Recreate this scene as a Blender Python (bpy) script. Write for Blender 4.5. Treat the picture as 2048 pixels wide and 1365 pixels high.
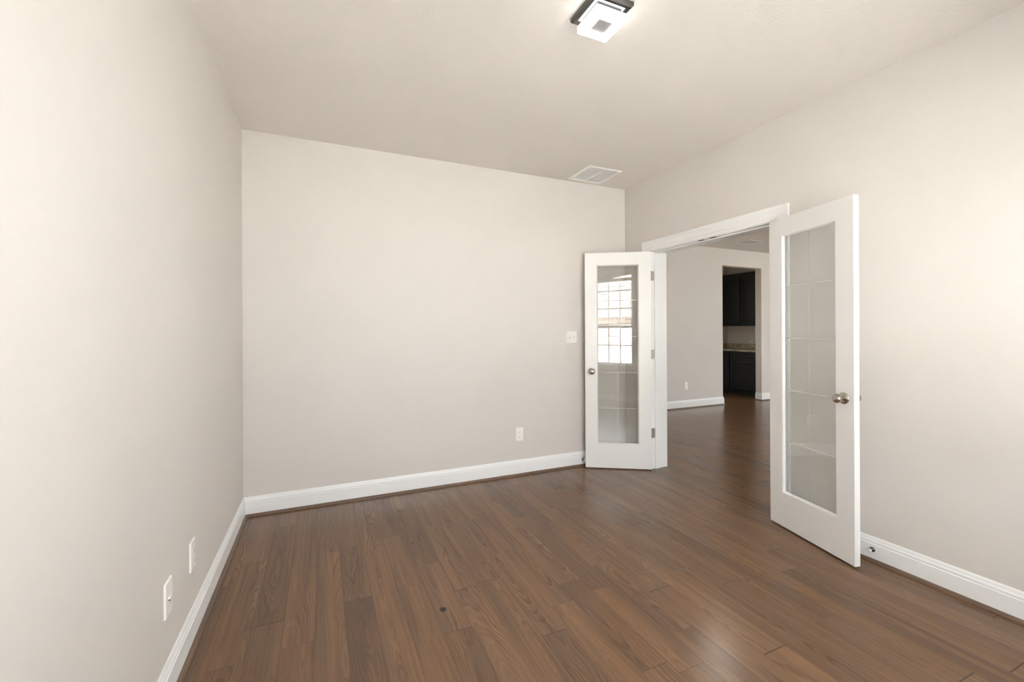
import bpy, bmesh, math, random
from mathutils import Vector, Matrix

for o in list(bpy.data.objects):
    bpy.data.objects.remove(o, do_unlink=True)
S = bpy.context.scene
COL = S.collection
random.seed(7)

# ------------------------------------------------------------------ camera
CAM_H = 1.3036
YAW, ROLL, F_PX, CY = 0.41656, -0.0048, 864.7, 663.14
cam_data = bpy.data.cameras.new('camera')
cam_data.sensor_width = 36.0
cam_data.lens = F_PX / 2048.0 * 36.0
cam_data.shift_y = (CY - 682.5) / 2048.0
cam_data.clip_start = 0.02
cam_data.clip_end = 300
cam = bpy.data.objects.new('camera', cam_data)
COL.objects.link(cam)
fwd = Vector((math.sin(YAW), math.cos(YAW), 0))
rgt = Vector((math.cos(YAW), -math.sin(YAW), 0))
up = Vector((0, 0, 1))
rc = rgt * math.cos(ROLL) + up * math.sin(ROLL)
uc = up * math.cos(ROLL) - rgt * math.sin(ROLL)
M = Matrix((rc, uc, -fwd)).transposed().to_4x4()
M.translation = Vector((0, 0, CAM_H))
cam.matrix_world = M
S.camera = cam

# ------------------------------------------------------------------ view, world, sun, portals
S.view_settings.view_transform = 'Standard'
S.view_settings.look = 'None'
S.view_settings.gamma = 1.0
S.view_settings.use_curve_mapping = False
S.view_settings.exposure = 1.53
S.cycles.max_bounces = 14
S.cycles.diffuse_bounces = 8
S.cycles.glossy_bounces = 6
S.cycles.transparent_max_bounces = 24
S.cycles.caustics_reflective = False
S.cycles.sample_clamp_indirect = 8.0

SKY = 6.8
SUN = 48.0
LAMP = 2.2
world = bpy.data.worlds.new('sky')
S.world = world
world.use_nodes = True
bg = world.node_tree.nodes['Background']
bg.inputs['Color'].default_value = (0.95, 0.98, 1.0, 1)
bg.inputs['Strength'].default_value = SKY

sun_d = bpy.data.lights.new('sun', 'SUN')
sun_d.energy = SUN
sun_d.angle = 0.02
sun_d.color = (1.0, 0.985, 0.965)
sun = bpy.data.objects.new('sun', sun_d)
COL.objects.link(sun)
sun.rotation_euler = Vector((0.2, -0.38, -0.9)).to_track_quat('-Z', 'Y').to_euler()


def portal(name, loc, sx, sz, normal):
    d = bpy.data.lights.new(name, 'AREA')
    d.shape = 'RECTANGLE'
    d.size, d.size_y = sx, sz
    d.cycles.is_portal = True
    o = bpy.data.objects.new(name, d)
    COL.objects.link(o)
    o.location = loc
    o.rotation_euler = Vector(normal).to_track_quat('-Z', 'Y').to_euler()
    return o


# room dimensions (metres)
XL, XR, YB, YF, HC = -0.506, 2.844, 3.567, -0.30, 2.743
WT = 0.186                      # thickness of the wall with the double door
XH = XR + WT                    # hall face of that wall
YH = 5.45                       # hall back wall
XE = 9.60                       # hall far side wall
DY0, DY1, DZ = 1.976, 3.192, 2.045   # clear door opening
OX0, OX1, OZ = 6.46, 7.46, 2.447     # cased-less opening to the pantry
PXW, PY1 = 8.33, 6.915          # pantry side wall and end wall

portal('portal_front_window', (1.17, YF - 0.2, 1.56), 2.15, 1.8, (0, 1, 0))
portal('portal_added_hall_window', (7.9, YF - 0.2, 1.4), 1.9, 1.7, (0, 1, 0))
portal('portal_kitchen', (4.6, 6.915 + 0.2, 1.575), 1.2, 1.05, (0, -1, 0))
portal('portal_hall_side', (XE + 0.2, 2.5, 1.03), 1.1, 2.06, (-1, 0, 0))


# ------------------------------------------------------------------ materials
def new_mat(name):
    m = bpy.data.materials.new(name)
    m.use_nodes = True
    nt = m.node_tree
    return m, nt, nt.nodes['Principled BSDF']


def N(nt, typ, **kw):
    n = nt.nodes.new(typ)
    for k, v in kw.items():
        setattr(n, k, v)
    return n


def L(nt, a, b):
    nt.links.new(a, b)


def math_node(nt, op, a, b=None, c=None, clamp=False):
    n = N(nt, 'ShaderNodeMath', operation=op)
    n.use_clamp = clamp
    for i, v in enumerate((a, b, c)):
        if v is None:
            continue
        if isinstance(v, (int, float)):
            n.inputs[i].default_value = v
        else:
            L(nt, v, n.inputs[i])
    return n.outputs[0]


def smooth(nt, v, lo, hi):
    n = N(nt, 'ShaderNodeMapRange', interpolation_type='SMOOTHSTEP')
    L(nt, v, n.inputs['Value'])
    n.inputs['From Min'].default_value = lo
    n.inputs['From Max'].default_value = hi
    return n.outputs['Result']


def mixc(nt, fac, a, b, blend='MIX'):
    n = N(nt, 'ShaderNodeMix', data_type='RGBA', blend_type=blend)
    for i, v in ((0, fac), (6, a), (7, b)):
        if isinstance(v, (int, float)):
            n.inputs[i].default_value = v
        elif isinstance(v, tuple):
            n.inputs[i].default_value = (*v, 1)
        else:
            L(nt, v, n.inputs[i])
    return n.outputs[2]


def plain(name, col, rough=0.5, metal=0.0, bump=None, spec=0.5, var=0.0):
    m, nt, p = new_mat(name)
    p.inputs['Base Color'].default_value = (*col, 1)
    p.inputs['Roughness'].default_value = rough
    p.inputs['Metallic'].default_value = metal
    p.inputs['Specular IOR Level'].default_value = spec
    tc = N(nt, 'ShaderNodeTexCoord')
    if var:
        ns = N(nt, 'ShaderNodeTexNoise')
        ns.inputs['Scale'].default_value = 2.5
        ns.inputs['Detail'].default_value = 3
        L(nt, tc.outputs['Object'], ns.inputs['Vector'])
        f = smooth(nt, ns.outputs['Fac'], 0.3, 0.7)
        L(nt, mixc(nt, f, tuple(c * (1 - var) for c in col), tuple(min(1, c * (1 + var)) for c in col)), p.inputs['Base Color'])
    if bump:
        scale, strength, dist = bump
        ns = N(nt, 'ShaderNodeTexNoise')
        ns.inputs['Scale'].default_value = scale
        ns.inputs['Detail'].default_value = 2
        L(nt, tc.outputs['Object'], ns.inputs['Vector'])
        b = N(nt, 'ShaderNodeBump')
        b.inputs['Strength'].default_value = strength
        b.inputs['Distance'].default_value = dist
        L(nt, ns.outputs['Fac'], b.inputs['Height'])
        L(nt, b.outputs['Normal'], p.inputs['Normal'])
    return m


WALL_COL = (0.652, 0.621, 0.594)
M_wall = plain('greige_wall_paint', WALL_COL, 0.75, bump=(95, 0.09, 0.004), spec=0.25, var=0.008)
M_ceil = plain('greige_ceiling_paint', (0.755, 0.718, 0.68), 0.85, bump=(70, 0.22, 0.006), spec=0.2, var=0.008)
M_trim = plain('white_satin_trim_paint', (0.84, 0.845, 0.85), 0.32, bump=(30, 0.03, 0.002))
M_door = plain('white_door_paint', (0.83, 0.825, 0.82), 0.38, bump=(60, 0.04, 0.002))
M_plate = plain('white_plastic', (0.86, 0.85, 0.82), 0.3)
M_slot = plain('dark_slot', (0.08, 0.075, 0.07), 0.6)
M_nickel = plain('brushed_nickel', (0.50, 0.46, 0.42), 0.24, 1.0, bump=(400, 0.04, 0.001))
M_chrome = plain('dark_polished_chrome', (0.17, 0.17, 0.17), 0.22, 1.0, bump=(3, 0.02, 0.001))
M_cap = plain('satin_grey_metal', (0.50, 0.50, 0.50), 0.5, 0.6)
M_hinge = plain('satin_nickel_hinge', (0.44, 0.42, 0.40), 0.38, 1.0, bump=(300, 0.05, 0.001))
M_strike = plain('dark_bronze_plate', (0.05, 0.045, 0.04), 0.5, 0.7)
M_rubber = plain('white_rubber', (0.8, 0.79, 0.77), 0.6)
M_vinyl = plain('white_vinyl', (0.80, 0.79, 0.77), 0.4)
M_blind = plain('white_blind_slats', (0.82, 0.81, 0.78), 0.45)
M_cab = plain('espresso_cabinet_paint', (0.0085, 0.0095, 0.0085), 0.42, bump=(40, 0.05, 0.002), spec=0.32)
M_vent = plain('white_enamel_vent', (0.88, 0.87, 0.86), 0.4)
M_black = plain('dark_duct', (0.10, 0.095, 0.09), 0.8)


def make_glass():
    m = bpy.data.materials.new('clear_glass')
    m.use_nodes = True
    nt = m.node_tree
    nt.nodes.clear()
    out = N(nt, 'ShaderNodeOutputMaterial')
    mix = N(nt, 'ShaderNodeMixShader')
    tr = N(nt, 'ShaderNodeBsdfTransparent')
    tr.inputs['Color'].default_value = (0.985, 0.992, 0.987, 1)
    gl = N(nt, 'ShaderNodeBsdfGlossy')
    gl.inputs['Roughness'].default_value = 0.0
    geo = N(nt, 'ShaderNodeNewGeometry')
    dot = N(nt, 'ShaderNodeVectorMath', operation='DOT_PRODUCT')
    L(nt, geo.outputs['Normal'], dot.inputs[0])
    L(nt, geo.outputs['Incoming'], dot.inputs[1])
    c = math_node(nt, 'ABSOLUTE', dot.outputs['Value'])
    k = math_node(nt, 'SUBTRACT', 1.0, c, clamp=True)
    k5 = math_node(nt, 'POWER', k, 5.0)
    f = math_node(nt, 'MULTIPLY_ADD', k5, 0.935, 0.065)
    L(nt, f, mix.inputs[0])
    L(nt, tr.outputs[0], mix.inputs[1])
    L(nt, gl.outputs[0], mix.inputs[2])
    L(nt, mix.outputs[0], out.inputs['Surface'])
    return m


M_glass = make_glass()


def make_etch():
    m = bpy.data.materials.new('etched_groove')
    m.use_nodes = True
    nt = m.node_tree
    p = nt.nodes['Principled BSDF']
    p.inputs['Base Color'].default_value = (0.90, 0.91, 0.90, 1)
    p.inputs['Roughness'].default_value = 0.3
    p.inputs['Alpha'].default_value = 0.42
    return m


M_etch = make_etch()


def make_emit(name, col, strength):
    m = bpy.data.materials.new(name)
    m.use_nodes = True
    p = m.node_tree.nodes['Principled BSDF']
    p.inputs['Base Color'].default_value = (0.85, 0.85, 0.85, 1)
    p.inputs['Roughness'].default_value = 0.3
    p.inputs['Emission Color'].default_value = (*col, 1)
    p.inputs['Emission Strength'].default_value = strength
    return m


M_lens = make_emit('lit_acrylic', (1.0, 0.985, 0.97), LAMP)

PLANK = 0.127


def make_floor():
    m, nt, p = new_mat('stained_oak_planks')
    tc = N(nt, 'ShaderNodeTexCoord')
    sep = N(nt, 'ShaderNodeSeparateXYZ')
    L(nt, tc.outputs['Object'], sep.inputs[0])
    X, Y = sep.outputs[0], sep.outputs[1]
    px = math_node(nt, 'MULTIPLY_ADD', X, 1 / PLANK, 0.228)
    row = math_node(nt, 'FLOOR', px)
    fx = math_node(nt, 'FRACT', px)
    w1 = N(nt, 'ShaderNodeTexWhiteNoise', noise_dimensions='1D')
    L(nt, row, w1.inputs['W'])
    r1 = w1.outputs['Value']
    py0 = math_node(nt, 'ADD', math_node(nt, 'MULTIPLY', Y, 1 / 0.85), math_node(nt, 'MULTIPLY', r1, 17.0))
    py = math_node(nt, 'ADD', py0, math_node(nt, 'MULTIPLY', math_node(nt, 'SINE', math_node(nt, 'MULTIPLY', py0, 2.3)), 0.24))
    seg = math_node(nt, 'FLOOR', py)
    fy = math_node(nt, 'FRACT', py)
    cid = N(nt, 'ShaderNodeCombineXYZ')
    L(nt, row, cid.inputs[0])
    L(nt, seg, cid.inputs[1])
    w2 = N(nt, 'ShaderNodeTexWhiteNoise', noise_dimensions='3D')
    L(nt, cid.outputs[0], w2.inputs['Vector'])
    sc = N(nt, 'ShaderNodeSeparateColor')
    L(nt, w2.outputs['Color'], sc.inputs[0])
    ra, rb, rd = sc.outputs[0], sc.outputs[1], sc.outputs[2]
    # grain space, offset per plank
    gx = math_node(nt, 'ADD', X, math_node(nt, 'MULTIPLY', ra, 31.0))
    gy = math_node(nt, 'ADD', Y, math_node(nt, 'MULTIPLY', rb, 57.0))

    def noise(sx, sy, detail=2.0, rough=0.5):
        cv = N(nt, 'ShaderNodeCombineXYZ')
        L(nt, math_node(nt, 'MULTIPLY', gx, sx), cv.inputs[0])
        L(nt, math_node(nt, 'MULTIPLY', gy, sy), cv.inputs[1])
        n = N(nt, 'ShaderNodeTexNoise', noise_dimensions='2D')
        n.inputs['Scale'].default_value = 1.0
        n.inputs['Detail'].default_value = detail
        n.inputs['Roughness'].default_value = rough
        L(nt, cv.outputs[0], n.inputs['Vector'])
        return n.outputs['Fac']

    # growth rings of a slightly slanted log cut lengthwise: cathedral arches
    xl = math_node(nt, 'MULTIPLY', math_node(nt, 'SUBTRACT', fx, math_node(nt, 'MULTIPLY_ADD', rd, 0.9, 0.05)), PLANK)
    wob = math_node(nt, 'SUBTRACT', noise(5, 1.6, 2), 0.5)
    wob2 = math_node(nt, 'SUBTRACT', noise(40, 4, 2), 0.5)
    slope = math_node(nt, 'MULTIPLY_ADD', ra, 0.10, -0.05)
    zz = math_node(nt, 'ADD', math_node(nt, 'MULTIPLY', math_node(nt, 'MULTIPLY', fy, 0.9), slope),
                   math_node(nt, 'MULTIPLY_ADD', rb, 0.05, 0.004))
    zz = math_node(nt, 'ADD', zz, math_node(nt, 'MULTIPLY', wob, 0.10))
    rr = math_node(nt, 'SQRT', math_node(nt, 'ADD', math_node(nt, 'MULTIPLY', xl, xl), math_node(nt, 'MULTIPLY', zz, zz)))
    rr = math_node(nt, 'ADD', rr, math_node(nt, 'MULTIPLY', wob2, 0.007))
    ring = math_node(nt, 'FRACT', math_node(nt, 'DIVIDE', rr, math_node(nt, 'MULTIPLY_ADD', rb, 0.004, 0.0064)))
    line = math_node(nt, 'MULTIPLY', smooth(nt, ring, 0.30, 0.85), math_node(nt, 'SUBTRACT', 1.0, smooth(nt, ring, 0.9, 1.0)))
    gate = math_node(nt, 'MULTIPLY_ADD', smooth(nt, noise(9, 0.9, 2), 0.32, 0.60), 0.65, 0.35)
    line = math_node(nt, 'MULTIPLY', line, gate)
    bn = N(nt, 'ShaderNodeTexNoise', noise_dimensions='1D')
    bn.inputs['Scale'].default_value = 1.0
    bn.inputs['Detail'].default_value = 1.0
    L(nt, math_node(nt, 'ADD', math_node(nt, 'MULTIPLY', rr, 70.0), math_node(nt, 'MULTIPLY', ra, 90.0)), bn.inputs['W'])
    band = smooth(nt, bn.outputs['Fac'], 0.42, 0.60)
    pores = smooth(nt, noise(900, 14, 1, 0.5), 0.50, 0.75)
    streak = smooth(nt, noise(24, 0.8, 3, 0.6), 0.46, 0.62)
    blotch = smooth(nt, noise(9, 0.8, 3, 0.55), 0.44, 0.60)
    # plank tone
    tone = mixc(nt, ra, (0.154, 0.087, 0.047), (0.192, 0.109, 0.059))
    tone = mixc(nt, math_node(nt, 'MULTIPLY', smooth(nt, rb, 0.60, 0.9), 0.55), tone, (0.104, 0.063, 0.038))
    tone = mixc(nt, math_node(nt, 'MULTIPLY', band, 0.42), tone, (0.112, 0.062, 0.034))
    tone = mixc(nt, math_node(nt, 'MULTIPLY', blotch, 0.40), tone, (0.245, 0.128, 0.060))
    tone = mixc(nt, math_node(nt, 'MULTIPLY', streak, 0.25), tone, (0.092, 0.055, 0.034))
    tone = mixc(nt, math_node(nt, 'MULTIPLY', line, 0.42), tone, (0.068, 0.036, 0.020))
    tone = mixc(nt, math_node(nt, 'MULTIPLY', pores, 0.18), tone, (0.060, 0.032, 0.019))

    # two dark knots at their own places in the boards
    def knot(kx, ky, rx, ry, amount, base):
        dx = math_node(nt, 'MULTIPLY', math_node(nt, 'SUBTRACT', X, kx), 1 / rx)
        dy = math_node(nt, 'MULTIPLY', math_node(nt, 'SUBTRACT', Y, ky), 1 / ry)
        d = math_node(nt, 'SQRT', math_node(nt, 'ADD', math_node(nt, 'MULTIPLY', dx, dx), math_node(nt, 'MULTIPLY', dy, dy)))
        f = math_node(nt, 'MULTIPLY', math_node(nt, 'SUBTRACT', 1.0, smooth(nt, d, 0.45, 1.0)), amount)
        return mixc(nt, f, base, (0.028, 0.022, 0.018))
    tone = knot(0.519, 1.987, 0.021, 0.025, 0.92, tone)
    tone = knot(0.515, 2.687, 0.015, 0.018, 0.5, tone)
    # joints between boards
    ex = math_node(nt, 'MULTIPLY', math_node(nt, 'MINIMUM', fx, math_node(nt, 'SUBTRACT', 1.0, fx)), PLANK)
    ey = math_node(nt, 'MULTIPLY', math_node(nt, 'MINIMUM', fy, math_node(nt, 'SUBTRACT', 1.0, fy)), 0.85)
    gap = math_node(nt, 'MAXIMUM', math_node(nt, 'MULTIPLY', math_node(nt, 'SUBTRACT', 1.0, smooth(nt, ex, 0.0003, 0.0014)), 0.55),
                    math_node(nt, 'MULTIPLY', math_node(nt, 'SUBTRACT', 1.0, smooth(nt, ey, 0.0003, 0.0018)), 0.75))
    tone = mixc(nt, gap, tone, (0.030, 0.019, 0.013))
    L(nt, tone, p.inputs['Base Color'])
    rough = math_node(nt, 'ADD', math_node(nt, 'MULTIPLY', noise(14, 2, 2), 0.10), 0.19)
    L(nt, rough, p.inputs['Roughness'])
    p.inputs['Specular IOR Level'].default_value = 0.42
    b = N(nt, 'ShaderNodeBump')
    b.inputs['Strength'].default_value = 0.22
    b.inputs['Distance'].default_value = 0.0015
    hgt = math_node(nt, 'SUBTRACT', math_node(nt, 'MULTIPLY', noise(8, 2.2, 2), 0.9),
                    math_node(nt, 'ADD', math_node(nt, 'MULTIPLY', gap, 1.0), math_node(nt, 'MULTIPLY', line, 0.08)))
    L(nt, hgt, b.inputs['Height'])
    L(nt, b.outputs['Normal'], p.inputs['Normal'])
    return m


M_floor = make_floor()


def make_shoe():
    m, nt, p = new_mat('stained_oak_moulding')
    tc = N(nt, 'ShaderNodeTexCoord')
    mp = N(nt, 'ShaderNodeMapping')
    mp.inputs['Scale'].default_value = (9, 9, 200)
    L(nt, tc.outputs['Object'], mp.inputs['Vector'])
    ns = N(nt, 'ShaderNodeTexNoise')
    ns.inputs['Scale'].default_value = 1.0
    ns.inputs['Detail'].default_value = 4
    L(nt, mp.outputs[0], ns.inputs['Vector'])
    L(nt, mixc(nt, ns.outputs['Fac'], (0.10, 0.062, 0.041), (0.18, 0.112, 0.072)), p.inputs['Base Color'])
    p.inputs['Roughness'].default_value = 0.4
    return m


M_shoe = make_shoe()


def make_granite():
    m, nt, p = new_mat('speckled_granite')
    tc = N(nt, 'ShaderNodeTexCoord')
    v = N(nt, 'ShaderNodeTexVoronoi')
    v.inputs['Scale'].default_value = 120
    L(nt, tc.outputs['Object'], v.inputs['Vector'])
    ns = N(nt, 'ShaderNodeTexNoise')
    ns.inputs['Scale'].default_value = 85
    ns.inputs['Detail'].default_value = 4
    L(nt, tc.outputs['Object'], ns.inputs['Vector'])
    cr = N(nt, 'ShaderNodeValToRGB')
    e = cr.color_ramp.elements
    e[0].position, e[0].color = 0.32, (0.06, 0.045, 0.032, 1)
    e[1].position, e[1].color = 0.64, (0.78, 0.70, 0.58, 1)
    k = cr.color_ramp.elements.new(0.5)
    k.color = (0.40, 0.32, 0.23, 1)
    sc = N(nt, 'ShaderNodeSeparateColor')
    L(nt, v.outputs['Color'], sc.inputs[0])
    L(nt, math_node(nt, 'ADD', math_node(nt, 'MULTIPLY', sc.outputs[0], 0.45), math_node(nt, 'MULTIPLY', ns.outputs['Fac'], 0.55)), cr.inputs[0])
    L(nt, cr.outputs[0], p.inputs['Base Color'])
    p.inputs['Roughness'].default_value = 0.15
    return m


M_granite = make_granite()

# outdoor materials
M_lawn = plain('dry_lawn', (0.46, 0.455, 0.44), 0.9, bump=(30, 0.4, 0.02), var=0.3)
M_street = plain('pale_concrete', (0.52, 0.50, 0.47), 0.9, bump=(20, 0.2, 0.01), var=0.06)
M_brick = plain('pale_brick', (0.42, 0.34, 0.28), 0.9, bump=(25, 0.3, 0.01), var=0.12)
M_roof = plain('grey_shingles', (0.20, 0.185, 0.17), 0.9, bump=(15, 0.4, 0.02), var=0.15)
M_dark = plain('dark_window_glass', (0.05, 0.055, 0.06), 0.1)


# ------------------------------------------------------------------ mesh helpers
def link(name, bm, mat, parent=None, smooth_angle=None, loc=None):
    me = bpy.data.meshes.new(name)
    bmesh.ops.recalc_face_normals(bm, faces=bm.faces)
    bm.to_mesh(me)
    bm.free()
    me.materials.append(mat)
    o = bpy.data.objects.new(name, me)
    COL.objects.link(o)
    if parent is not None:
        o.parent = parent
    if loc is not None:
        o.location = loc
    if smooth_angle:
        for f in me.polygons:
            f.use_smooth = True
        me.set_sharp_from_angle(angle=math.radians(smooth_angle))
    return o


def tag(o, label=None, cat=None, group=None, kind=None):
    for k, v in (('label', label), ('category', cat), ('group', group), ('kind', kind)):
        if v:
            o[k] = v
    return o


def empty(name, loc=(0, 0, 0), rz=0.0):
    o = bpy.data.objects.new(name, None)
    COL.objects.link(o)
    o.empty_display_size = 0.05
    o.location = loc
    o.rotation_euler = (0, 0, rz)
    return o


def box(bm, x0, x1, y0, y1, z0, z1, bev=0.0, seg=2):
    r = bmesh.ops.create_cube(bm, size=1.0)
    vs = r['verts']
    for v in vs:
        v.co.x = (x0 + x1) / 2 + v.co.x * (x1 - x0)
        v.co.y = (y0 + y1) / 2 + v.co.y * (y1 - y0)
        v.co.z = (z0 + z1) / 2 + v.co.z * (z1 - z0)
    if bev > 0:
        es = list({e for v in vs for e in v.link_edges})
        bmesh.ops.bevel(bm, geom=es, offset=bev, segments=seg, affect='EDGES', profile=0.6)


def boxes(*bs, bev=0.0):
    bm = bmesh.new()
    for b in bs:
        box(bm, *b, bev=bev)
    return bm


def sweep(bm, A, B, U, V, prof, mA=0.0, mB=0.0):
    """closed profile of (u, v) points pushed from A to B; mitred ends shift by m*u along the run"""
    A, B, U, V = Vector(A), Vector(B), Vector(U), Vector(V)
    D = (B - A).normalized()
    ra = [bm.verts.new(A + U * u + V * v + D * (mA * u)) for u, v in prof]
    rb = [bm.verts.new(B + U * u + V * v + D * (mB * u)) for u, v in prof]
    n = len(prof)
    for i in range(n):
        j = (i + 1) % n
        bm.faces.new((ra[i], ra[j], rb[j], rb[i]))
    bm.faces.new(ra[::-1])
    bm.faces.new(rb)


def lathe(bm, prof, origin, axis, seg=32):
    """(distance along axis, radius) points turned around the axis"""
    origin, axis = Vector(origin), Vector(axis).normalized()
    a = axis.orthogonal().normalized()
    b = axis.cross(a)
    rings = []
    for t, r in prof:
        if r < 1e-6:
            rings.append([bm.verts.new(origin + axis * t)])
        else:
            rings.append([bm.verts.new(origin + axis * t + (a * math.cos(2 * math.pi * k / seg) + b * math.sin(2 * math.pi * k / seg)) * r) for k in range(seg)])
    for r0, r1 in zip(rings, rings[1:]):
        for k in range(seg):
            q = (k + 1) % seg
            if len(r0) == 1 and len(r1) == 1:
                continue
            if len(r0) == 1:
                bm.faces.new((r0[0], r1[q], r1[k]))
            elif len(r1) == 1:
                bm.faces.new((r0[k], r0[q], r1[0]))
            else:
                bm.faces.new((r0[k], r0[q], r1[q], r1[k]))


def tube(bm, pts, r, seg=10):
    pts = [Vector(q) for q in pts]
    rings = []
    for i, q in enumerate(pts):
        d = (pts[min(i + 1, len(pts) - 1)] - pts[max(i - 1, 0)]).normalized()
        a = d.orthogonal().normalized() if not rings else (prev - d * prev.dot(d)).normalized()
        prev = a
        b = d.cross(a)
        rings.append([bm.verts.new(q + (a * math.cos(2 * math.pi * k / seg) + b * math.sin(2 * math.pi * k / seg)) * r) for k in range(seg)])
    for r0, r1 in zip(rings, rings[1:]):
        for k in range(seg):
            q = (k + 1) % seg
            bm.faces.new((r0[k], r0[q], r1[q], r1[k]))
    bm.faces.new(rings[0][::-1])
    bm.faces.new(rings[-1])


def struct(name, bm, mat, parent=None, **kw):
    o = link(name, bm, mat, parent, **kw)
    o['kind'] = 'structure'
    return o


# ------------------------------------------------------------------ room shell
struct('floor', boxes((XL - 0.3, XE + 0.3, YF - 0.02, PY1 + 0.2, -0.12, 0.0)), M_floor)
struct('ceiling', boxes((XL - 0.2, XR + WT / 2, YF - 0.15, YB + 0.15, HC, HC + 0.12)), M_ceil)
struct('ceiling_hall', boxes((XR + WT / 2 + 0.001, XE + 0.2, YF - 0.15, PY1 + 0.2, HC, HC + 0.12)), M_ceil)
struct('wall_left', boxes((XL - 0.15, XL, YF, YB + 0.15, 0, HC)), M_wall)
struct('wall_back', boxes((XL, XR, YB, YB + 0.15, 0, HC)), M_wall)
struct('wall_right', boxes((XR, XH, YF, DY0 - 0.02, 0, HC), (XR, XH, DY1 + 0.02, YH, 0, HC),
                           (XR, XH, DY0 - 0.02, DY1 + 0.02, DZ + 0.02, HC)), M_wall)

# front wall, behind the camera: twin window under one shallow arch
WX0, WX1, WXC, SILL = 0.12, 2.22, 1.17, 0.675
FW = 0.16


def arch(x):
    t = (x - WXC) / (WX1 - WXC)
    return 2.20 + 0.235 * (1 - t * t)


def strip_prism(bm, xs, lo, hi, y0, y1):
    """solid between the curves lo(x) and hi(x), y0..y1"""
    rows = []
    for x in xs:
        rows.append([bm.verts.new((x, y, z)) for y, z in ((y0, lo(x)), (y1, lo(x)), (y1, hi(x)), (y0, hi(x)))])
    for a, b in zip(rows, rows[1:]):
        for k in range(4):
            q = (k + 1) % 4
            bm.faces.new((a[k], a[q], b[q], b[k]))
    bm.faces.new(rows[0])
    bm.faces.new(rows[-1][::-1])


def frange(a, b, n):
    return [a + (b - a) * i / n for i in range(n + 1)]


bm = boxes((XL, WX0, YF - FW, YF, 0, HC), (WX1, XR, YF - FW, YF, 0, HC), (WX0, WX1, YF - FW, YF, 0, SILL - 0.02))
strip_prism(bm, frange(WX0, WX1, 32), arch, lambda x: HC, YF - FW, YF)
struct('wall_front', bm, M_wall)

# hall shell
struct('wall_hall_back', boxes((XH, OX0, YH, YH + 0.12, 0, HC), (OX1, XE, YH, YH + 0.12, 0, HC), (OX0, OX1, YH, YH + 0.12, OZ, HC)), M_wall)
HW0, HW1, HWZ0, HWZ1 = 7.0, 8.8, 0.6, 2.2
struct('wall_hall_front', boxes((XH, HW0, YF - FW, YF, 0, HC), (HW1, XE, YF - FW, YF, 0, HC),
                                (HW0, HW1, YF - FW, YF, 0, HWZ0), (HW0, HW1, YF - FW, YF, HWZ1, HC)), M_wall)
SY0, SY1, SZ1 = 2.0, 3.0, 2.05
struct('wall_hall_side', boxes((XE, XE + FW, YF - FW, SY0, 0, HC), (XE, XE + FW, SY1, YH + 0.12, 0, HC), (XE, XE + FW, SY0, SY1, SZ1, HC)), M_wall)
struct('wall_pantry_side', boxes((PXW, PXW + 0.12, YH + 0.12, PY1, 0, HC)), M_wall)
KW0, KW1, KZ0, KZ1 = 4.0, 5.2, 1.05, 2.1
struct('wall_pantry_end', boxes((KW1, PXW + 0.12, PY1, PY1 + 0.12, 0, HC), (XH, KW0, PY1, PY1 + 0.12, 0, HC),
                                (KW0, KW1, PY1, PY1 + 0.12, 0, KZ0), (KW0, KW1, PY1, PY1 + 0.12, KZ1, HC)), M_wall)
struct('wall_pantry_left', boxes((XR, XH, YH, PY1 + 0.12, 0, HC)), M_wall)

# ------------------------------------------------------------------ baseboards and shoe moulding
BB = [(0, 0), (0.0145, 0), (0.0145, 0.098), (0.0115, 0.101), (0.0115, 0.104), (0.013, 0.107), (0.0125, 0.113),
      (0.0085, 0.120), (0.0065, 0.130), (0.0035, 0.1365), (0, 0.137)]
SH = [(0.0146, 0), (0.0325, 0), (0.032, 0.006), (0.029, 0.011), (0.0245, 0.0148), (0.0195, 0.017), (0.0146, 0.0178)]
Z3 = (0, 0, 1)


def base_run(name, shoe, A, B, U, mA=0.0, mB=0.0):
    bm = bmesh.new()
    sweep(bm, A, B, U, Z3, BB, mA, mB)
    struct(name, bm, M_trim)
    bm = bmesh.new()
    sweep(bm, A, B, U, Z3, SH, mA, mB)
    struct(shoe, bm, M_shoe)


CAS = 0.095
base_run('baseboard_left', 'trim_1', (XL, YF, 0), (XL, YB, 0), (1, 0, 0), 1, -1)
base_run('baseboard_back', 'trim_2', (XL, YB, 0), (XR, YB, 0), (0, -1, 0), 1, -1)
base_run('baseboard_right', 'trim_3', (XR, YF, 0), (XR, DY0 - 0.006 - CAS, 0), (-1, 0, 0), 1, 0)
base_run('baseboard_right_corner', 'trim_4', (XR, DY1 + 0.006 + CAS, 0), (XR, YB, 0), (-1, 0, 0), 0, -1)
base_run('baseboard_front', 'trim_5', (XL, YF, 0), (XR, YF, 0), (0, 1, 0), 1, -1)
base_run('baseboard_hall', 'trim_6', (XH, YH, 0), (OX0, YH, 0), (0, -1, 0), 0, 1)
base_run('baseboard_hall_jamb', 'trim_7', (OX0, YH, 0), (OX0, YH + 0.12, 0), (1, 0, 0), -1, 0)
base_run('baseboard_hall_right', 'trim_8', (OX1, YH, 0), (XE, YH, 0), (0, -1, 0), -1, 0)
base_run('baseboard_hall_right_jamb', 'trim_9', (OX1, YH, 0), (OX1, YH + 0.12, 0), (-1, 0, 0), -1, 0)

# ------------------------------------------------------------------ door frame: casings and jamb
CP = [(0, 0), (0, 0.010), (0.004, 0.012), (0.016, 0.012), (0.022, 0.0095), (0.028, 0.0125), (0.060, 0.0145), (0.078, 0.0175), (0.095, 0.0185), (0.095, 0)]


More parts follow.
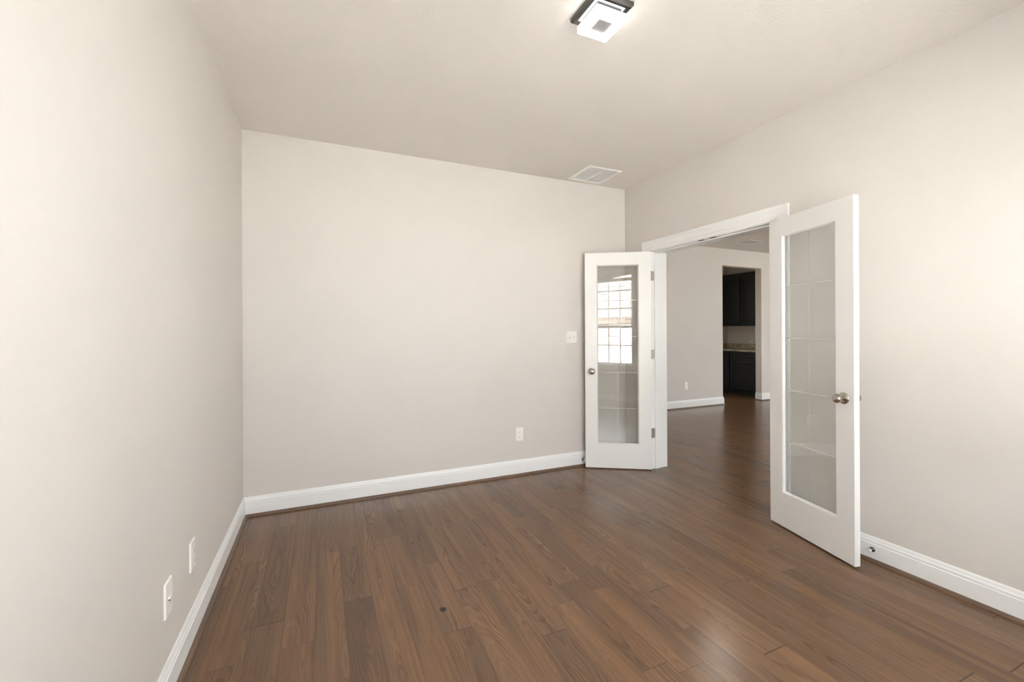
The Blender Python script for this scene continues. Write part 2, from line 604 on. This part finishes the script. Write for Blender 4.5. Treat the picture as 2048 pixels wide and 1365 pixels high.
def casing(name, x, nx):
    bm = bmesh.new()
    y0, y1, zt = DY0 - 0.006, DY1 + 0.006, DZ + 0.006
    V = (nx, 0, 0)
    sweep(bm, (x, y0, 0), (x, y0, zt), (0, -1, 0), V, CP, 0, 1)
    sweep(bm, (x, y1, 0), (x, y1, zt), (0, 1, 0), V, CP, 0, 1)
    sweep(bm, (x, y0, zt), (x, y1, zt), (0, 0, 1), V, CP, -1, 1)
    struct(name, bm, M_trim)


casing('trim_10', XR, -1)
casing('trim_11', XH, 1)
bm = bmesh.new()
JX0, JX1 = XR - 0.0005, XH + 0.0005
for b in ((JX0, JX1, DY0 - 0.02, DY0, 0, DZ + 0.02), (JX0, JX1, DY1, DY1 + 0.02, 0, DZ + 0.02), (JX0, JX1, DY0, DY1, DZ, DZ + 0.02)):
    box(bm, *b)
ST0, ST1, STT = XR + 0.040, XR + 0.078, 0.011     # door stop strip
for b in ((ST0, ST1, DY0, DY0 + STT, 0, DZ), (ST0, ST1, DY1 - STT, DY1, 0, DZ), (ST0, ST1, DY0 + STT, DY1 - STT, DZ - STT, DZ)):
    box(bm, *b, bev=0.0025, seg=2)
jamb = struct('trim_12', bm, M_trim)
for yc in (2.615, 2.50):
    link('strike_plate', boxes((XR + 0.006, XR + 0.028, yc - 0.026, yc + 0.026, DZ - 0.002, DZ + 0.002), bev=0.0008), M_strike, jamb)

# ------------------------------------------------------------------ glazed double-door leaves
LW, LZ0, LZ1, LT = 0.606, 0.010, 2.042, 0.035
GX0, GX1, GZ0, GZ1 = 0.108, 0.502, 0.232, 1.930


def door_leaf(name, label, pin, u, sgn, hinge_jamb_y):
    """sgn: local y direction of the hall face"""
    root_bm = bmesh.new()
    ya, yb = sorted((sgn * 0.005, sgn * (0.005 + LT)))
    X0, X1 = 0.003, 0.003 + LW
    for b in ((X0, GX0, ya, yb, LZ0, LZ1), (GX1, X1, ya, yb, LZ0, LZ1), (GX0, GX1, ya, yb, LZ0, GZ0), (GX0, GX1, ya, yb, GZ1, LZ1)):
        box(root_bm, *b)
    bmesh.ops.remove_doubles(root_bm, verts=root_bm.verts, dist=1e-5)
    leaf = link(name, root_bm, M_door)
    tag(leaf, label, 'door', 'glazed double door leaves', 'structure')
    leaf.location = (pin[0], pin[1], 0)
    leaf.rotation_euler = (0, 0, math.atan2(u[1], u[0]))
    ym = (ya + yb) / 2
    # glazing beads on both faces: a small slope from the stile face down to the glass
    bm = bmesh.new()
    for s in (-1, 1):
        face = yb if s > 0 else ya
        dep = (face - ym) - s * 0.0025
        pr = [(0, 0), (0.0, dep * 0.93), (0.004, dep * 0.90), (0.011, dep * 0.22), (0.013, 0)]
        y0 = ym + s * 0.0025
        V = (0, 1, 0)
        sweep(bm, (GX0, y0, GZ0), (GX0, y0, GZ1), (1, 0, 0), V, pr, 1, -1)
        sweep(bm, (GX1, y0, GZ0), (GX1, y0, GZ1), (-1, 0, 0), V, pr, 1, -1)
        sweep(bm, (GX0, y0, GZ0), (GX1, y0, GZ0), (0, 0, 1), V, pr, 1, -1)
        sweep(bm, (GX0, y0, GZ1), (GX1, y0, GZ1), (0, 0, -1), V, pr, 1, -1)
    link('glazing_bead', bm, M_door, leaf)
    pane = link('glass_pane', boxes((GX0 + 0.001, GX1 - 0.001, ym - 0.002, ym + 0.002, GZ0 + 0.001, GZ1 - 0.001)), M_glass, leaf)
    # fine etched grid: one upright, four crossings, on the hall side of the pane
    bm = bmesh.new()
    yf = ym + sgn * 0.0024
    xc = (GX0 + GX1) / 2
    y0, y1 = yf - 0.0003, yf + 0.0003
    box(bm, xc - 0.0010, xc + 0.0010, y0, y1, GZ0 + 0.02, GZ1 - 0.02)
    for k in range(1, 5):
        z = GZ0 + (GZ1 - GZ0) * k / 5
        box(bm, GX0 + 0.02, xc - 0.0018, y0, y1, z - 0.0022, z + 0.0022)
        box(bm, xc + 0.0018, GX1 - 0.02, y0, y1, z - 0.0022, z + 0.0022)
    link('etched_grid', bm, M_etch, pane)
    # knobs
    kx, kz = 0.003 + LW - 0.060, 0.921
    for s in (-1, 1):
        face = yb if s > 0 else ya
        ax = (0, s, 0)
        bm = bmesh.new()
        lathe(bm, [(0.014, 0.0), (0.014, 0.0125), (0.022, 0.0115), (0.030, 0.0125), (0.036, 0.017), (0.042, 0.0225), (0.050, 0.0258), (0.058, 0.0255),
                   (0.065, 0.0225), (0.0695, 0.017), (0.0720, 0.009), (0.0726, 0.0)], (kx, face - s * 0.010, kz), ax, 36)
        kb = link('door_knob', bm, M_nickel, leaf, 40)
        bm = bmesh.new()
        lathe(bm, [(0.0, 0.0), (0.0, 0.0325), (0.003, 0.0325), (0.006, 0.031), (0.0085, 0.026), (0.010, 0.018), (0.0105, 0.0)], (kx, face, kz), ax, 40)
        link('rosette', bm, M_nickel, kb, 40)
        bm = bmesh.new()
        lathe(bm, [(0.009, 0.0), (0.009, 0.003), (0.0108, 0.003), (0.0108, 0.0)], (kx + 0.018, face, kz + 0.004), ax, 12)
        link('pin_hole', bm, M_slot, kb)
    # ball catch on the top edge
    bm = boxes((X1 - 0.075, X1 - 0.025, ym - 0.011, ym + 0.011, LZ1 - 0.001, LZ1 + 0.0012))
    lathe(bm, [(0.0, 0.006), (0.004, 0.0055), (0.006, 0.003), (0.0065, 0.0)], (X1 - 0.05, ym, LZ1), (0, 0, 1), 14)
    link('ball_catch', bm, M_hinge, leaf)
    # hinges: leaf on the door edge, barrel at the pin, leaf on the jamb
    Minv = Matrix.Rotation(-math.atan2(u[1], u[0]), 4, 'Z') @ Matrix.Translation((-pin[0], -pin[1], 0))
    for z0 in (0.293, 1.036, 1.776):
        bm = bmesh.new()
        box(bm, X0 - 0.0015, X0 + 0.0005, min(0, sgn * 0.036), max(0, sgn * 0.036), z0, z0 + 0.089)
        lathe(bm, [(0, 0), (0, 0.0055), (0.093, 0.0055), (0.093, 0)], (0, 0, z0 - 0.002), (0, 0, 1), 14)
        lathe(bm, [(0, 0), (0, 0.0035), (0.004, 0.0045), (0.007, 0)], (0, 0, z0 + 0.091), (0, 0, 1), 12)
        n0 = len(bm.verts)
        jy = hinge_jamb_y
        d = 0.002 if jy < 2.5 else -0.002
        b2 = bmesh.new()
        box(b2, pin[0], XR + 0.036, min(jy, jy + d), max(jy, jy + d), z0, z0 + 0.089)
        for v in b2.verts:
            v.co = Minv @ v.co
        me = bpy.data.meshes.new('tmp')
        b2.to_mesh(me)
        b2.free()
        bm.from_mesh(me)
        bpy.data.meshes.remove(me)
        hg = link('hinge', bm, M_hinge, leaf)
        b3 = bmesh.new()
        for q in (0.018, 0.045, 0.071):
            lathe(b3, [(-0.0005, 0.0), (-0.0005, 0.0036), (0.0008, 0.0032), (0.0012, 0.0)], (XR + 0.018 + 0.008 * (1 if q == 0.045 else -1), jy + d, z0 + q), (0, math.copysign(1, d), 0), 10)
        for v in b3.verts:
            v.co = Minv @ v.co
        link('screw_heads', b3, M_slot, hg)
    return leaf


uL = Vector((2.304 - 2.815, 3.470 - 3.158)).normalized()
uR = Vector((2.660 - 2.810, 1.399 - 1.993)).normalized()
door_leaf('door_1', 'white full-glass door leaf near the back wall, mirroring an arched window', (2.836, 3.191), uL, 1, DY1)
door_leaf('door_2', 'white full-glass door leaf swung almost flat against the right wall', (2.843, 1.981), uR, -1, DY0)

# ------------------------------------------------------------------ front windows, blinds and stool
FY = YF - 0.115                 # centre plane of the window units


def sash_window(name, x0, x1):
    bm = bmesh.new()
    y0, y1 = FY - 0.035, FY + 0.035
    w = 0.034
    for xa, xb in ((x0, x0 + w), (x1 - w, x1)):
        strip_prism(bm, frange(xa, xb, 2), lambda x: SILL, arch, y0, y1)
    strip_prism(bm, frange(x0 + w, x1 - w, 16), lambda x: arch(x) - 0.10, arch, y0, y1)
    box(bm, x0 + w, x1 - w, y0, y1, SILL, SILL + 0.03)
    root = struct(name, bm, M_vinyl)
    bm = boxes((x0 + w, x1 - w, FY - 0.02, FY + 0.028, 1.355, 1.405), bev=0.003)
    link('meeting_rail', bm, M_vinyl, root)
    ga, gb = x0 + w, x1 - w
    bm = bmesh.new()
    for k in range(1, 4):
        x = ga + (gb - ga) * k / 4
        box(bm, x - 0.009, x + 0.009, FY - 0.008, FY + 0.008, SILL + 0.03, arch(x) - 0.095)
    for z in (1.03, 1.72, 2.06):
        box(bm, ga, gb, FY - 0.007, FY + 0.007, z - 0.009, z + 0.009)
    link('muntins', bm, M_vinyl, root)
    bm = bmesh.new()
    strip_prism(bm, frange(ga, gb, 16), lambda x: SILL + 0.03, lambda x: arch(x) - 0.10, FY + 0.010, FY + 0.014)
    link('glass_pane', bm, M_glass, root)
    return root


sash_window('window_1', WX0, 1.125)
sash_window('window_2', 1.215, WX1)
bm = bmesh.new()
strip_prism(bm, frange(1.125, 1.215, 2), lambda x: SILL, arch, YF - FW, YF - 0.055)
struct('trim_13', bm, M_trim)
bm = boxes((WX0 - 0.04, WX1 + 0.04, YF - 0.08, YF + 0.03, SILL - 0.022, SILL), bev=0.004)
box(bm, WX0 - 0.02, WX1 + 0.02, YF, YF + 0.014, SILL - 0.09, SILL - 0.022, bev=0.003)
struct('trim_14', bm, M_trim)


def blind(x0, x1, label):
    yb = YF - 0.045
    root = empty('window_blind', ((x0 + x1) / 2, yb, 1.42))
    tag(root, label, 'blind', 'half-raised window blinds')
    h = (x1 - x0) / 2
    link('head_rail', boxes((-h, h, -0.028, 0.028, 0.80, 0.855), bev=0.003), M_blind, root)
    bm = bmesh.new()
    n = 17
    for k in range(n):
        z = 0.04 + 0.76 * k / n
        vs = []
        for yy, zz in ((-0.024, -0.003), (-0.012, 0.001), (0, 0.0022), (0.012, 0.001), (0.024, -0.003)):
            vs.append((yy, zz))
        prof = [(a, b + z) for a, b in vs] + [(a, b + z + 0.002) for a, b in reversed(vs)]
        sweep(bm, (-h + 0.004, 0, 0), (h - 0.004, 0, 0), (0, 1, 0), (0, 0, 1), prof)
    link('slats', bm, M_blind, root)
    link('bottom_rail', boxes((-h + 0.003, h - 0.003, -0.026, 0.026, 0.0, 0.016), bev=0.003), M_blind, root)
    bm = bmesh.new()
    for x in (-h * 0.66, 0, h * 0.66):
        for y in (-0.0262, 0.0262):
            tube(bm, [(x, y, 0.01), (x, y, 0.81)], 0.0012, 6)
    link('ladder_cord', bm, M_blind, root)
    bm = bmesh.new()
    tube(bm, [(h - 0.06, 0.034, 0.80), (h - 0.058, 0.036, 0.4), (h - 0.06, 0.036, -0.04)], 0.004, 8)
    link('tilt_wand', bm, M_blind, root)


blind(WX0 + 0.006, 1.165, 'white horizontal blind half raised on the window mirrored in the left door glass')
blind(1.175, WX1 - 0.006, 'white horizontal blind half raised, a mere sliver mirrored in the left door glass')

# hall windows, unseen, added to light the hall
bm = boxes((HW0, HW0 + 0.06, FY - 0.03, FY + 0.03, HWZ0, HWZ1), (HW1 - 0.06, HW1, FY - 0.03, FY + 0.03, HWZ0, HWZ1),
           (HW0 + 0.06, HW1 - 0.06, FY - 0.03, FY + 0.03, HWZ0, HWZ0 + 0.06), (HW0 + 0.06, HW1 - 0.06, FY - 0.03, FY + 0.03, HWZ1 - 0.06, HWZ1),
           (7.87, 7.93, FY - 0.03, FY + 0.03, HWZ0 + 0.06, HWZ1 - 0.06))
w3 = struct('added_window_3', bm, M_vinyl)
link('glass_pane', boxes((HW0 + 0.06, HW1 - 0.06, FY + 0.002, FY + 0.006, HWZ0 + 0.06, HWZ1 - 0.06)), M_glass, w3)
sx = XE + 0.08
bm = boxes((sx - 0.03, sx + 0.03, SY0, SY0 + 0.07, 0, SZ1), (sx - 0.03, sx + 0.03, SY1 - 0.07, SY1, 0, SZ1),
           (sx - 0.03, sx + 0.03, SY0 + 0.07, SY1 - 0.07, 0, 0.08), (sx - 0.03, sx + 0.03, SY0 + 0.07, SY1 - 0.07, SZ1 - 0.07, SZ1),
           (sx - 0.03, sx + 0.03, 2.46, 2.54, 0.08, SZ1 - 0.07))
ky = PY1 + 0.06
bm2 = boxes((KW0, KW0 + 0.05, ky - 0.03, ky + 0.03, KZ0, KZ1), (KW1 - 0.05, KW1, ky - 0.03, ky + 0.03, KZ0, KZ1),
            (KW0 + 0.05, KW1 - 0.05, ky - 0.03, ky + 0.03, KZ0, KZ0 + 0.05), (KW0 + 0.05, KW1 - 0.05, ky - 0.03, ky + 0.03, KZ1 - 0.05, KZ1))
w5 = struct('added_window_5', bm2, M_vinyl)  # unseen kitchen window, added to light the pantry cabinets
link('glass_pane', boxes((KW0 + 0.05, KW1 - 0.05, ky, ky + 0.004, KZ0 + 0.05, KZ1 - 0.05)), M_glass, w5)
w4 = struct('added_window_4', bm, M_vinyl)
link('glass_pane', boxes((sx - 0.002, sx + 0.002, SY0 + 0.07, SY1 - 0.07, 0.08, SZ1 - 0.07)), M_glass, w4)


# ------------------------------------------------------------------ ceiling light
def ceiling_light():
    root = empty('ceiling_light', (1.160, 1.611, HC))
    tag(root, 'square ceiling light with glowing square ring on a dark chrome base', 'ceiling light')
    bm = bmesh.new()
    h = 0.1
    prof = [(h, 0), (h, -0.016), (h - 0.007, -0.024), (h - 0.014, -0.028), (0.05, -0.030)]
    rings = []
    for r, z in prof:
        rings.append([bm.verts.new((sx_ * r, sy_ * r, z)) for sx_, sy_ in ((-1, -1), (1, -1), (1, 1), (-1, 1))])
    for a, b in zip(rings, rings[1:]):
        for k in range(4):
            q = (k + 1) % 4
            bm.faces.new((a[k], a[q], b[q], b[k]))
    bm.faces.new(rings[0])
    bm.faces.new(rings[-1][::-1])
    link('base_plate', bm, M_chrome, root)
    o, i = 0.077, 0.041
    za, zb = -0.076, -0.043
    bm = boxes((-o, o, -o, -i, za, zb), (-o, o, i, o, za, zb), (-o, -i, -i, i, za, zb), (i, o, -i, i, za, zb))
    bmesh.ops.remove_doubles(bm, verts=bm.verts, dist=1e-5)
    link('light_ring', bm, M_lens, root)
    link('mount_block', boxes((-0.062, 0.062, -0.062, 0.062, -0.044, -0.028), bev=0.002), M_chrome, root)
    link('center_cap', boxes((-0.0405, 0.0405, -0.0405, 0.0405, -0.071, -0.043), bev=0.002), M_cap, root)


ceiling_light()


hl = empty('hall_ceiling_light', (4.32, 3.72, HC))
tag(hl, 'round flush ceiling light in the hall, glinting on the floor through the doorway', 'ceiling light')
bm = bmesh.new()
lathe(bm, [(0, 0), (0, 0.16), (0.02, 0.16), (0.028, 0.152), (0.028, 0)], (0, 0, 0), (0, 0, -1), 40)
link('trim_ring', bm, M_vent, hl, 40)
bm = bmesh.new()
lathe(bm, [(0.0285, 0), (0.0285, 0.14), (0.045, 0.125), (0.055, 0.08), (0.058, 0)], (0, 0, 0), (0, 0, -1), 40)
link('diffuser', bm, make_emit('lit_hall_diffuser', (1.0, 0.93, 0.84), 17.0), hl, 40)

# ------------------------------------------------------------------ ceiling vents
def vent(x0, x1, y0, y1, label, two):
    cx, cy = (x0 + x1) / 2, (y0 + y1) / 2
    root = empty('ceiling_vent', (cx, cy, HC))
    tag(root, label, 'air vent')
    hx, hy = (x1 - x0) / 2, (y1 - y0) / 2
    f = 0.024
    pr = [(0, 0), (0, -0.003), (0.004, -0.008), (f - 0.003, -0.010), (f, -0.008), (f, 0)]
    bm = bmesh.new()
    sweep(bm, (-hx, -hy, 0), (hx, -hy, 0), (0, 1, 0), (0, 0, 1), pr, 1, -1)
    sweep(bm, (-hx, hy, 0), (hx, hy, 0), (0, -1, 0), (0, 0, 1), pr, 1, -1)
    sweep(bm, (-hx, -hy, 0), (-hx, hy, 0), (1, 0, 0), (0, 0, 1), pr, 1, -1)
    sweep(bm, (hx, -hy, 0), (hx, hy, 0), (-1, 0, 0), (0, 0, 1), pr, 1, -1)
    link('vent_frame', bm, M_vent, root)
    link('duct_opening', boxes((-hx + f, hx - f, -hy + f, hy - f, -0.001, 0.0)), M_vent if two else M_black, root)
    ix, iy = hx - f, hy - f
    if two:
        link('divider_bar', boxes((-0.006, 0.006, -iy, iy, -0.0095, -0.0015), bev=0.001), M_vent, root)
    bm = bmesh.new()
    n = 22 if two else 12
    for k in range(n):
        y = -iy + 2 * iy * (k + 0.5) / n
        for xa, xb in (((-ix, -0.0062), (0.0062, ix)) if two else ((-ix, ix),)):
            sweep(bm, (xa, y, -0.0012), (xb, y, -0.0012), (0, 1, 0), (0, 0, 1),
                  [(-0.0075, -0.0045), (0.0070, -0.0), (0.0075, -0.001), (-0.0070, -0.0056)] if two else [(-0.004, -0.006), (0.005, 0.0), (0.005, -0.001), (-0.004, -0.007)])
    link('louvers', bm, M_vent, root)


vent(2.140, 2.492, 3.157, 3.511, 'white square air vent in the ceiling above the room corner', True)
vent(6.235, 6.535, 4.745, 5.000, 'small air vent in the hall ceiling seen through the doorway', False)


# ------------------------------------------------------------------ wall plates. local frame: x along wall, y out of wall, z up
def plate(root, w, h):
    bm = bmesh.new()
    r = bmesh.ops.create_cube(bm, size=1.0)
    for v in r['verts']:
        front = v.co.y > 0
        v.co = Vector((v.co.x * (w - (0.006 if front else 0)), 0.0062 if front else 0.0, v.co.z * (h - (0.006 if front else 0))))
    return link('cover_plate', bm, M_plate, root)


def duplex(root):
    for zc in (-0.0195, 0.0195):
        bm = bmesh.new()
        lathe(bm, [(0.006, 0.0), (0.006, 0.0172), (0.0078, 0.0168), (0.0078, 0.0)], (0, 0, zc), (0, 1, 0), 28)
        for v in bm.verts:
            v.co.z = zc + max(-0.0145, min(0.0145, v.co.z - zc))
        rc_ = link('receptacle', bm, M_plate, root)
        bm = boxes((-0.0072, -0.0052, 0.0070, 0.0082, zc - 0.002, zc + 0.007), (0.0052, 0.0072, 0.0070, 0.0082, zc - 0.001, zc + 0.006))
        lathe(bm, [(0.0070, 0), (0.0070, 0.0024), (0.0082, 0.0024), (0.0082, 0)], (0, 0, zc - 0.0075), (0, 1, 0), 10)
        link('slots', bm, M_slot, rc_)
    screw(root, 0, 0)


def screw(root, x, z):
    bm = bmesh.new()
    lathe(bm, [(0.0055, 0), (0.0055, 0.0034), (0.0066, 0.003), (0.0070, 0.0)], (x, 0, z), (0, 1, 0), 12)
    link('screw', bm, M_plate, root, 40)


def outlet(loc, rz, label, name='wall_outlet', w=0.076, h=0.124):
    root = empty(name, loc, rz)
    tag(root, label, 'outlet')
    plate(root, w, h)
    duplex(root)
    return root


PI = math.pi
# a plate on the back wall faces -y (rz = 180 deg), on the left wall it faces +x (rz = -90 deg)
outlet((1.646, YB, 0.369), PI, 'white outlet low on the back wall, left of the glass door')
outlet((XL, 2.236, 0.358), -PI / 2, 'white outlet with two sockets low on the left wall, farther from camera')
outlet((5.60, YH, 0.376), PI, 'small white outlet on the hall wall seen through the doorway')
jp = empty('cable_plate', (XL, 1.914, 0.357), -PI / 2)
tag(jp, 'white wall plate with one centre jack low on the left wall, nearer to camera', 'outlet')
plate(jp, 0.076, 0.124)
bm = boxes((-0.011, 0.011, 0.005, 0.013, -0.003, 0.0045), bev=0.001)
link('jack', bm, M_plate, jp)
link('jack_shade', boxes((-0.009, 0.009, 0.006, 0.0105, -0.009, -0.0032)), M_slot, jp)  # dark block in place of the shade at the jack
screw(jp, 0, 0.046)
screw(jp, 0, -0.046)
root = empty('light_switch', (2.2015, YB, 1.246), PI)
tag(root, 'white double toggle light switch on the back wall beside the glass door', 'light switch')
plate(root, 0.119, 0.119)
for sxx, upw in ((-0.023, 1), (0.023, -1)):
    link('switch_collar', boxes((sxx - 0.0052, sxx + 0.0052, 0.006, 0.0068, -0.012, 0.012)), M_vent, root)
    bm = bmesh.new()
    sweep(bm, (sxx - 0.004, 0, 0), (sxx + 0.004, 0, 0), (0, 1, 0), (0, 0, 1),
          [(0.005, -0.006), (0.005, 0.006), (0.017, upw * 0.010 + 0.003), (0.017, upw * 0.010 - 0.003)])
    link('toggle', bm, M_plate, root)
    screw(root, sxx, 0.030)
    screw(root, sxx, -0.030)


# ------------------------------------------------------------------ door stops on the baseboards
def door_stop(loc, axis, length, label):
    root = empty('door_stop', loc)
    tag(root, label, 'door stop')
    ax = Vector(axis)
    bm = bmesh.new()
    lathe(bm, [(0, 0), (0, 0.0135), (0.003, 0.0135), (0.006, 0.011), (0.008, 0.007), (0.0085, 0)], (0, 0, 0), ax, 24)
    link('flange', bm, M_chrome, root, 40)
    a = ax.orthogonal().normalized()
    b = ax.cross(a)
    bm = bmesh.new()
    turns = 9
    n = turns * 12
    tube(bm, [ax * (0.006 + (length - 0.020) * i / n) + (a * math.cos(2 * PI * i / 12) + b * math.sin(2 * PI * i / 12)) * 0.0055 for i in range(n + 1)], 0.0016, 6)
    link('spring', bm, M_chrome, root, 60)
    bm = bmesh.new()
    lathe(bm, [(0, 0), (0, 0.0075), (0.010, 0.0085), (0.014, 0.007), (0.015, 0)], ax * (length - 0.016), ax, 20)
    link('rubber_tip', bm, M_rubber, root, 40)


door_stop((XR - 0.0145, 1.405, 0.068), (-1, 0, 0), 0.035, 'small spring door stop on the right baseboard beside the open door')
door_stop((2.316, YB - 0.0145, 0.060), (0, -1, 0), 0.040, 'small spring door stop on the back baseboard behind the left door edge')


# ------------------------------------------------------------------ pantry cabinets seen through the hall
def shaker(bm, x, y0, y1, z0, z1, t=0.02, fr=0.055):
    """raised frame with a recessed panel and a small sloped bead, on a face looking towards -x"""
    box(bm, x - t, x, y0, y0 + fr, z0, z1, bev=0.002)
    box(bm, x - t, x, y1 - fr, y1, z0, z1, bev=0.002)
    box(bm, x - t, x, y0 + fr, y1 - fr, z0, z0 + fr, bev=0.002)
    box(bm, x - t, x, y0 + fr, y1 - fr, z1 - fr, z1, bev=0.002)
    box(bm, x - t + 0.010, x, y0 + fr - 0.002, y1 - fr + 0.002, z0 + fr - 0.002, z1 - fr + 0.002)
    pr = [(0, 0), (0, -0.008), (0.004, -0.009), (0.012, 0)]
    xx = x - t + 0.010
    a, b, c, d = y0 + fr, y1 - fr, z0 + fr, z1 - fr
    sweep(bm, (xx, a, c), (xx, a, d), (0, 1, 0), (1, 0, 0), pr, 1, -1)
    sweep(bm, (xx, b, c), (xx, b, d), (0, -1, 0), (1, 0, 0), pr, 1, -1)
    sweep(bm, (xx, a, c), (xx, b, c), (0, 0, 1), (1, 0, 0), pr, 1, -1)
    sweep(bm, (xx, a, d), (xx, b, d), (0, 0, -1), (1, 0, 0), pr, 1, -1)


BX = 7.72          # base cabinet face
UX = 8.01          # upper cabinet face


def base_cabinet(y0, y1, label):
    bm = boxes((BX, PXW - 0.003, y0, y1, 0.10, 0.876), (BX + 0.075, PXW - 0.003, y0, y1, 0.0, 0.10))
    root = link('base_cabinet', bm, M_cab)
    tag(root, label, 'cabinet', 'dark pantry cabinets')
    bm = bmesh.new()
    shaker(bm, BX, y0 + 0.02, y1 - 0.02, 0.715, 0.858, fr=0.03)
    link('drawer', bm, M_cab, root)
    bm = bmesh.new()
    shaker(bm, BX, y0 + 0.02, y1 - 0.02, 0.118, 0.697)
    link('cabinet_door', bm, M_cab, root)
    return root


def upper_cabinet(y0, y1, label, knob_y):
    bm = boxes((UX, PXW - 0.003, y0, y1, 1.395, 2.44))
    box(bm, UX - 0.022, PXW - 0.003, y0, y1, 2.44, 2.465, bev=0.004)
    box(bm, UX - 0.045, PXW - 0.003, y0, y1, 2.465, 2.49, bev=0.004)
    root = link('upper_cabinet', bm, M_cab)
    tag(root, label, 'cabinet', 'dark pantry cabinets')
    bm = bmesh.new()
    shaker(bm, UX, y0 + 0.012, y1 - 0.012, 1.412, 2.425)
    d = link('cabinet_door', bm, M_cab, root)
    return root


base_cabinet(5.72, 6.325, 'dark lower cabinet under the granite, the wider one at right in the hall opening')
base_cabinet(6.326, 6.905, 'dark lower cabinet under the granite, mostly hidden at the left edge of the opening')
upper_cabinet(5.72, 6.305, 'dark wall cabinet above the granite, right one with the smaller visible width', 6.24)
upper_cabinet(6.306, 6.905, 'dark wall cabinet above the granite, left one next to the hall wall edge', 6.37)
bm = boxes((BX - 0.028, PXW - 0.003, 5.70, 6.908, 0.877, 0.912), bev=0.003)
ct = link('granite_countertop', bm, M_granite)
tag(ct, 'speckled granite countertop on the dark cabinets beyond the hall', 'countertop')
link('backsplash', boxes((PXW - 0.024, PXW - 0.003, 5.70, 6.908, 0.9125, 1.014), bev=0.002), M_granite, ct)
link('side_splash', boxes((BX + 0.02, PXW - 0.0245, 6.888, 6.908, 0.9125, 1.014), bev=0.002), M_granite, ct)
po = empty('wall_outlet', (PXW, 6.318, 1.058), PI / 2)
tag(po, 'white outlet lying sideways above the granite backsplash', 'outlet')
plate(po, 0.124, 0.076)
for xc in (-0.0195, 0.0195):
    bm = boxes((xc - 0.0145, xc + 0.0145, 0.006, 0.0078, -0.0172, 0.0172), bev=0.0005)
    r_ = link('receptacle', bm, M_plate, po)
    link('slots', boxes((xc - 0.004, xc + 0.005, 0.0070, 0.0083, -0.0072, -0.0052), (xc - 0.004, xc + 0.004, 0.0070, 0.0083, 0.0052, 0.0072)), M_slot, r_)

# ------------------------------------------------------------------ outdoors, seen mirrored in the door glass
GZ = -0.35
struct('lawn', boxes((-45, 40, -60, YF - FW - 0.02, GZ - 0.2, GZ)), M_lawn)
M_added_lawn = plain('added_dark_lawn', (0.06, 0.075, 0.035), 0.95, bump=(30, 0.4, 0.02), var=0.3)  # dark ground added unseen at side and back, dims light reaching hall ceiling
struct('added_lawn_side', boxes((XE + FW + 0.02, 60, YF - FW, 60, GZ - 0.2, GZ)), M_added_lawn)
struct('added_lawn_back', boxes((-45, XE + FW + 0.01, PY1 + 0.25, 60, GZ - 0.2, GZ)), M_added_lawn)
struct('street', boxes((-45, 40, -17.5, -10.5, GZ, GZ + 0.03)), M_street)
struct('sidewalk', boxes((-45, 40, -8.6, -7.2, GZ, GZ + 0.04)), M_street)
struct('driveway', boxes((-11.5, -6.5, -29.5, -17.5, GZ, GZ + 0.035)), M_street)


def house(x0, x1, y0, y1, hwall, ridge, label):
    root = empty('street_house', ((x0 + x1) / 2, (y0 + y1) / 2, GZ))
    tag(root, label, 'house', 'houses across the street')
    hx, hy = (x1 - x0) / 2, (y1 - y0) / 2
    link('house_walls', boxes((-hx, hx, -hy, hy, 0, hwall)), M_brick, root)
    bm = bmesh.new()
    e = 0.4
    vs = [bm.verts.new(c) for c in ((-hx - e, -hy - e, hwall), (hx + e, -hy - e, hwall), (hx + e, hy + e, hwall), (-hx - e, hy + e, hwall),
                                    (-hx * 0.35, 0, ridge), (hx * 0.35, 0, ridge))]
    for f in ((0, 1, 5, 4), (2, 3, 4, 5), (1, 2, 5), (3, 0, 4), (3, 2, 1, 0)):
        bm.faces.new([vs[i] for i in f])
    link('house_roof', bm, M_roof, root)
    link('garage_door', boxes((hx * 0.25, hx * 0.25 + 4.6, hy, hy + 0.06, 0, 2.3), bev=0.02), M_vinyl, root)
    for xa in (-hx * 0.75, -hx * 0.3):
        w = link('house_window', boxes((xa, xa + 1.3, hy, hy + 0.08, 0.9, 2.3), bev=0.02), M_vinyl, root)
        link('house_window_pane', boxes((xa + 0.1, xa + 1.2, hy + 0.08, hy + 0.09, 1.0, 2.2)), M_dark, w)


house(-22, -7.5, -42, -30, 2.9, 7.4, 'pale brick house with grey hip roof mirrored in the left door glass')
house(-40, -25, -42, -30, 2.9, 7.0, 'pale brick house farther along the street, mirrored beside the hip-roofed one')
